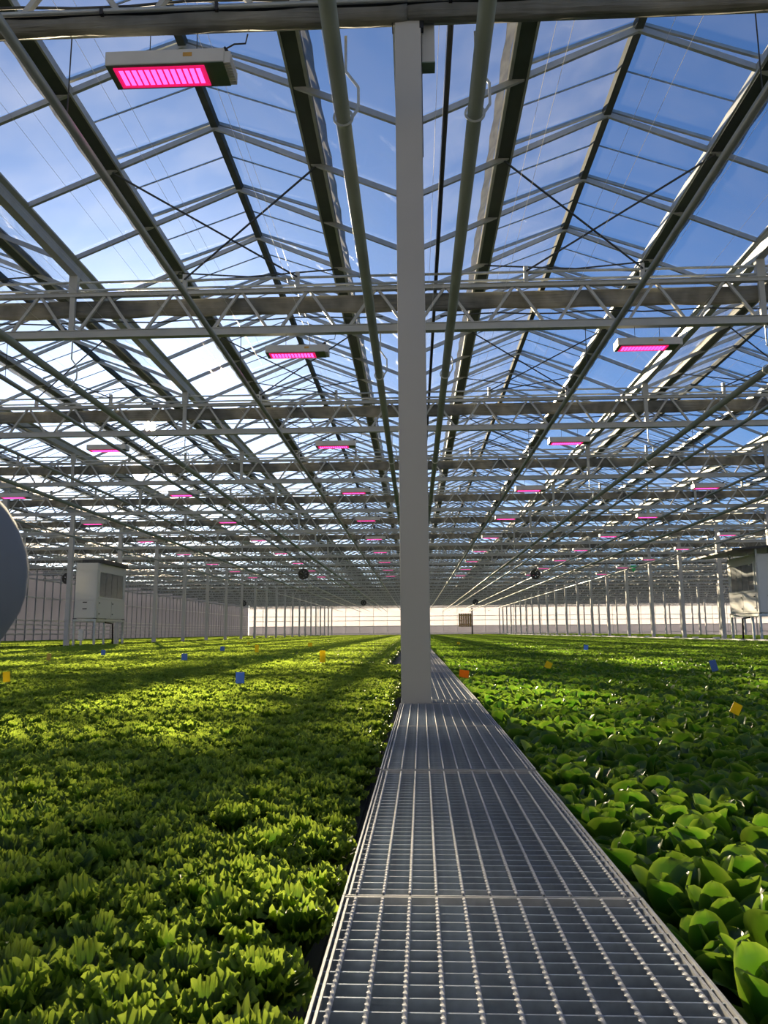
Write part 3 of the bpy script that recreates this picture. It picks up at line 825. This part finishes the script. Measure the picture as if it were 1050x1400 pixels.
def plant_bed(kind, name, label, group, stuff_label, x0, x1, sp, seed, others):
    pts = heads_grid(x0, x1, Y0B+.12, 13.0, sp, seed)
    vis, rest = [], []
    for p in pts:
        if not near_view(p[0], p[1], 1.0): continue
        (vis if in_frame(p[0], p[1], ZC+.08, 45) else rest).append(p)
    vis.sort(key=lambda p: p[0]**2 + p[1]**2)
    r = random.Random(seed+1)
    hi = [[leaf_to_mesh('leaf', SPEC[kind]['m'], d) for d in ring] for ring in leaves(kind, 9 if kind == 'frilly' else 8, 44 if kind == 'frilly' else 8, 3)]
    mid = [leaf_to_mesh('lettuce_head', SPEC[kind]['m'], merged_head(kind, 5, 20 if kind == 'frilly' else 6, seed+i)) for i in range(5)]
    for i, (x, y, a, s) in enumerate(vis[:300]):
        if i < 85:
            h = empty(name, (x, y, ZC), a)
            h.scale = (s, s, s)
            for ring, az, sc, dt in head_plan(kind, r):
                l = link('leaf', hi[ring][r.randrange(3)], h)
                l.matrix_local = leaf_matrix(az, sc, dt)
        else:
            h = link(name, mid[r.randrange(5)], None, (x, y, ZC), a); h.scale = (s, s, s)
        edge = (XW0 - x) if x < 0 else (x - XW1)
        n = int((edge - .03)//sp) + 1; pi = int((y - .222)//GL)
        where = '%s panel before the pillar' % nth(4-pi) if pi < 3 else ('panel at the pillar foot' if pi == 3 else '%s panel past the pillar' % nth(pi-3))
        tag(h, '%s lettuce head, %s from the walkway, level with the %s' % (label, nth(max(1, n)), where), 'lettuce', group)
    tiles = [tile_mesh(kind, seed+50+i) for i in range(3)]
    far = []
    for (a0, a1, f0) in others:
        yy = f0
        while yy < YEND-2:
            xx = a0 + .45
            while xx < a1 - .3:
                if near_view(xx, yy, 2.0): far.append((xx, yy, rnd.randrange(4)*math.pi/2, rnd.uniform(.97,1.05)))
                xx += .9
            yy += .9
    gn_crop(name + '_field', stuff_label, vis[300:] + rest, far, mid, tiles, SPEC[kind]['m'])
    return vis
vl = plant_bed('frilly', 'frilly_lettuce', 'frilly green',
          'frilly lettuce heads', 'carpet of frilly lettuce stretching back to the end wall',
          -8.5, XW0-.105, .146, 11, ((-15.8, XW0-.10, 13.4), (-34.0, -18.7, 31)))
vr_ = plant_bed('smooth', 'smooth_lettuce', 'smooth round-leaved',
          'smooth lettuce heads', 'carpet of smooth-leaved lettuce stretching back to the end wall',
          XW1+.075, 7.5, .150, 23, ((XW1+.10, 15.9, 13.4), (19.3, 33.5, 31)))

# ------------------------------------------------------------------ sticky trap cards on sticks
def trap(px, py, w, h, m, tilt, label, group=None):
    d = on_height(px, py, ZC+.15)
    dist = M.transposed() @ (d - CAM); zc = -dist.z
    ww, hh = w*zc/F, h*zc/F
    t = empty('sticky_trap', (d.x, d.y, ZC)); tag(t, label, 'sticky trap', group)
    c = MB().box(-ww/2, ww/2, -.002, .002, .155, .155+hh).build('card', m, t); c.rotation_euler = (0, math.radians(tilt), 0)
    c.location = (-math.sin(math.radians(tilt))*.16, 0, .16-.16*math.cos(math.radians(tilt)))
    MB().tube([(0,.006,0), (0,.006,.155+hh*.6)], .004, 6).build('stick', 'stick', t)
yl = 'yellow sticky trap card standing upright in the frilly lettuce'
for px, py, w, h in ((9,933,10,14), (441,906,8,16), (351,892,5,10), (424,884,6,5), (340,882,4,4)):
    trap(px, py, w, h, 'yellow', -6 if px == 9 else 0, yl, 'yellow traps in the frilly lettuce')
trap(66, 903, 6, 9, 'tan', 8, 'faded tan sticky trap card in the shade of the frilly lettuce')
bl_ = 'blue sticky trap card standing in the frilly lettuce'
for px, py, w, h in ((328,935,12,15), (252,903,8,9), (141,896,6,7), (304,890,6,6)):
    trap(px, py, w, h, 'blue', 0, bl_, 'blue traps in the frilly lettuce')
trap(634, 927, 13, 10, 'orange', 8, 'orange sticky card at the edge of the grating walkway')
trap(748, 914, 9, 9, 'yellow', 28, 'small yellow card tilted on its corner in the smooth lettuce')
trap(1004, 977, 13, 15, 'yellow', 28, 'larger yellow card tilted on a thin stick in the smooth lettuce')
trap(627, 881, 4, 3, 'yellow', 0, 'tiny distant yellow card in the smooth lettuce near the walkway')
trap(978, 918, 9, 15, 'blue', -14, 'blue leaning sticky card in the smooth lettuce')
trap(801, 889, 6, 7, 'blue', 6, 'small distant blue card in the smooth lettuce')

# ------------------------------------------------------------------ air handling units in the column rows
def air_unit(x, y, sg, label, L, dark_roof):
    """x: face towards the walkway; the unit extends away from it (sg = -1 left, +1 right)"""
    u = empty('air_handling_unit', (x, y, 0)); tag(u, label, 'air unit')
    zb, zt = CZ+.80, CZ+3.62; wd_ = 1.12*sg
    a, b = min(0, wd_), max(0, wd_)
    bevel(MB().box(a, b, 0, L, zb, zt).build('casing', 'ahu', u), .02)
    # recessed panels and trims on the front and the walkway side
    s = sg
    for z0, z1 in ((zb+.06, zb+.86), (zb+.92, zt-.42), (zt-.36, zt-.05)):
        MB().box(a+.06, b-.06, -.025, 0, z0, z1).build('front_panel', 'ahu', u)
    sx0, sx1 = (-.03, 0) if sg > 0 else (0, .03)
    fr = MB()
    for y0, y1, z0, z1 in ((.2,.3,zb+1.0,zt-.35),(L-.45,L-.35,zb+1.0,zt-.35),(.3,L-.45,zb+1.0,zb+1.1),(.3,L-.45,zt-.45,zt-.35)):
        fr.box(sx0, sx1, y0, y1, z0, z1)
    w_ = fr.build('filter_frame', 'ahu', u)
    n = 4
    for i in range(n):
        w = (L-.75)/n
        MB().box(sx0*.5 if sg > 0 else .001, -.001 if sg > 0 else sx1*.5, .3+i*w+.01, .3+(i+1)*w-.01, zb+1.1, zt-.45).build('filter_panel', 'ahuwin', w_)
    for i in range(2):
        p = MB().box(sx0*.7, sx1*.7, .2+i*(L-.4)/2+.02, .2+(i+1)*(L-.4)/2-.02, zb+.08, zb+.9).build('side_panel', 'ahu', u)
        for zz in (zb+.2, zb+.75): MB().box(sx0*1.5, sx1*1.5, .3+i*(L-.4)/2, .4+i*(L-.4)/2, zz, zz+.06).build('latch', 'black', p)
    for yy in (-.027,):
        for zz in (zb+.45, zb+.78): MB().box((a+b)/2-.12, (a+b)/2+.1, yy-.02, yy, zz, zz+.05).build('handle', 'black', u)
    fr = MB(); fr.box(a-.05, b+.05, -.05, .06, zb-.16, zb-.04); fr.box(a-.05, b+.05, L-.1, L, zb-.16, zb-.04)
    fr.box(a-.05, a+.05, 0, L, zb-.16, zb-.04); fr.box(b-.05, b+.05, 0, L, zb-.16, zb-.04)
    fr.build('support_frame', 'steel', u)
    for xx in (a+.03, b-.03):
        for yy in (.03, L-.05):
            MB().box(xx-.05, xx+.05, yy-.05, yy+.05, 0, zb-.04).build('leg', 'steel', u)
            MB().box(xx-.07, xx+.07, yy-.07, yy+.07, zb-.04, zb).build('foot', 'black', u)
    MB().tube([(-.1*-sg, L*.4, zb), (.1*sg, L*.4, zb-.2), (.1*sg, L*.65, zb-.25), (.1*sg, L*.7, 0.05)], .045, 8).build('hose', 'black', u, True)
    if dark_roof:
        MB().prism([(a-1.3, zt+.12), (b+1.2, zt+.40), (b+1.2, zt+.50), (a-1.3, zt+.20)], -.6, L+1.4).build('hood', 'black', u)
        for xx in (a+.1, b-.1): MB().box(xx-.04, xx+.04, .1, .2, zt, zt+.30).build('hood_post', 'steel', u)
        for xx in (a+.1, b-.1): MB().box(xx-.04, xx+.04, L-.2, L-.1, zt, zt+.30).build('hood_post', 'steel', u)
    else:
        bevel(MB().box(a+.1, b+.15, .4, L-.1, zt, zt+.22).build('hood', 'dark', u), .02)
    # control box on its own post
    MB().box(a+.5, a+.58, -.3, -.22, .0, 1.2).build('control_post', 'steel', u)
    MB().box(a+.42, a+.66, -.36, -.22, 1.2, 1.75).build('control_box', 'ahu', u)
    return u
air_unit(-16.25, 38.9, -1, 'pale air handling unit on legs in the left column row, flat dark hood on top', 3.9, False)
air_unit(16.35, 37.6, 1, 'pale air handling unit on legs by the right kerb, slanted black hood above', 3.4, True)

# brown slatted panel and its post at the end wall
bp = empty('slatted_panel', (10.2, YEND-.4, 0)); tag(bp, 'brown slatted panel hanging in front of the bright end wall', 'panel')
for i in range(6): MB().box(-1.3+i*.44, -1.3+i*.44+.38, -.05, .05, 2.5, 5.2).build('slat', 'brown', bp)
for z in (2.9, 4.7): MB().box(-1.3, 1.3, .05, .12, z, z+.2).build('batten', 'brown', bp)
MB().box(1.35, 1.6, -.1, .1, 0, 6.3).build('post', 'dark', bp)

# ------------------------------------------------------------------ the person whose raised elbow reaches into view at the left
def skin_body(name, verts, edges, radii, m, parent, sub=2):
    me = bpy.data.meshes.new(name); me.from_pydata(verts, edges, []); me.materials.append(MT[m])
    o = link(name, me, parent)
    sk = o.modifiers.new('skin', 'SKIN'); sk.use_smooth_shade = True
    for i, r in enumerate(radii):
        me.skin_vertices[0].data[i].radius = (r, r) if not isinstance(r, tuple) else r
    me.skin_vertices[0].data[0].use_root = True
    ss = o.modifiers.new('sub', 'SUBSURF'); ss.levels = sub; ss.render_levels = sub
    return o
def ep(px, py, y):
    d = ray(px, py); return CAM + d*(y/d.y)
tip = ep(-6, 745, .47)
PX, PY = -.66, .36
pr = empty('person', (PX, PY, 0)); tag(pr, 'person in a blue-grey coat beside the frilly bed, elbow raised to hold a phone', 'person')
def L_(x, y, z): return (x, y, z)
el = (tip.x-PX-.004, tip.y-PY, tip.z-.005)
body_v = [(0,0,.95),(0,0,1.12),(0,0,1.30),(0,0,1.44),(0,0,1.54),(0,.015,1.63),(0,.02,1.74),
          (.17,0,1.43), el, (.14,.20,1.60), (.09,.22,1.66),
          (-.17,0,1.43), (-.25,.03,1.16), (-.20,.20,.98), (-.19,.27,.94),
          (.10,0,.90), (.11,.01,.50), (.11,-.01,.09), (.11,.14,.04), (-.10,0,.90), (-.11,.01,.50), (-.11,-.01,.09), (-.11,.14,.04)]
body_e = [(0,1),(1,2),(2,3),(3,4),(4,5),(5,6),(3,7),(7,8),(8,9),(9,10),(3,11),(11,12),(12,13),(13,14),(0,15),(15,16),(16,17),(17,18),(0,19),(19,20),(20,21),(21,22)]
body_r = [(.14,.10),(.13,.095),(.145,.10),(.12,.08),.055,(.075,.095),(.062,.085),.060,.046,.033,.036,.065,.048,.034,.036,.085,.060,.042,.035,.085,.060,.042,.035]
skin_body('body', body_v, body_e, body_r, 'skin', pr)
coat_v = [(0,0,.95),(0,0,1.12),(0,0,1.30),(0,0,1.44),(.17,0,1.44), ((.17+el[0])/2, el[1]/2, (1.44+el[2])/2), el, ((el[0]+.14)/2,(el[1]+.20)/2,(el[2]+1.6)/2), (.15,.195,1.598),
          (-.17,0,1.44),(-.25,.03,1.16),(-.205,.19,.99),(0,0,.74)]
coat_e = [(0,1),(1,2),(2,3),(3,4),(4,5),(5,6),(6,7),(7,8),(3,9),(9,10),(10,11),(0,12)]
coat_r = [(.17,.125),(.155,.115),(.17,.12),(.14,.095),.080,.078,.080,.060,.046,.085,.064,.046,(.18,.14)]
skin_body('coat', coat_v, coat_e, coat_r, 'coat', pr, 3)
leg_v = [(0,0,.93),(.10,0,.88),(.11,.01,.50),(.11,-.01,.12),(-.10,0,.88),(-.11,.01,.50),(-.11,-.01,.12)]
skin_body('trousers', leg_v, [(0,1),(1,2),(2,3),(0,4),(4,5),(5,6)], [(.13,.10),.105,.078,.066,.105,.078,.066], 'jean', pr)
for s in (-1, 1):
    skin_body('shoe', [(.11*s,-.05,.045),(.11*s,.06,.045),(.11*s,.19,.035)], [(0,1),(1,2)], [.046,.048,.036], 'dark', pr)
hv = [(0,-.03,1.70),(0,-.02,1.79),(0,.05,1.81)]
skin_body('hair', hv, [(0,1),(1,2)], [(.088,.09),(.078,.085),(.06,.06)], 'hair', pr)
skin_body('nose', [(0,.115,1.70),(0,.135,1.67)], [(0,1)], [.010,.014], 'skin', pr, 1)
for s in (-1, 1):
    skin_body('ear', [(.078*s,.01,1.70),(.082*s,.0,1.66)], [(0,1)], [.016,.012], 'skin', pr, 1)
    skin_body('eye', [(.032*s,.108,1.705),(.032*s,.112,1.705)], [(0,1)], [.009,.006], 'black', pr, 1)
skin_body('mouth', [(-.02,.115,1.625),(.02,.115,1.625)], [(0,1)], [.006,.006], 'orange', pr, 1)
def hand(base, dirv, side, nm):
    b = Vector(base); d = Vector(dirv).normalized(); s = Vector(side).normalized()
    for i, (o, ln) in enumerate(((-.030,.062),(-.010,.075),(.010,.070),(.030,.055))):
        p0 = b + s*o; p1 = p0 + d*ln*.55; p2 = p1 + (d*.6 + Vector((0,.6,0)))*ln*.45
        skin_body('finger', [tuple(p0), tuple(p1), tuple(p2)], [(0,1),(1,2)], [.0095,.009,.0075], 'skin', pr, 1)
    p0 = b - d*.02 - s*.03; p1 = p0 - s*.03 + d*.02; p2 = p1 + d*.03
    skin_body('thumb', [tuple(p0), tuple(p1), tuple(p2)], [(0,1),(1,2)], [.011,.010,.008], 'skin', pr, 1)
hand((.09,.225,1.685), (-.3,0,1), (0,1,0), 'r'); hand((-.19,.28,.92), (0,.6,-.8), (1,0,0), 'l')
ph = bevel(MB().box(-.038, .038, -.004, .004, -.075, .075).build('phone', 'black', None, loc=(PX+.045, PY+.262, 1.70)), .003)
tag(ph, 'dark phone held up by the person in the coat', 'phone')
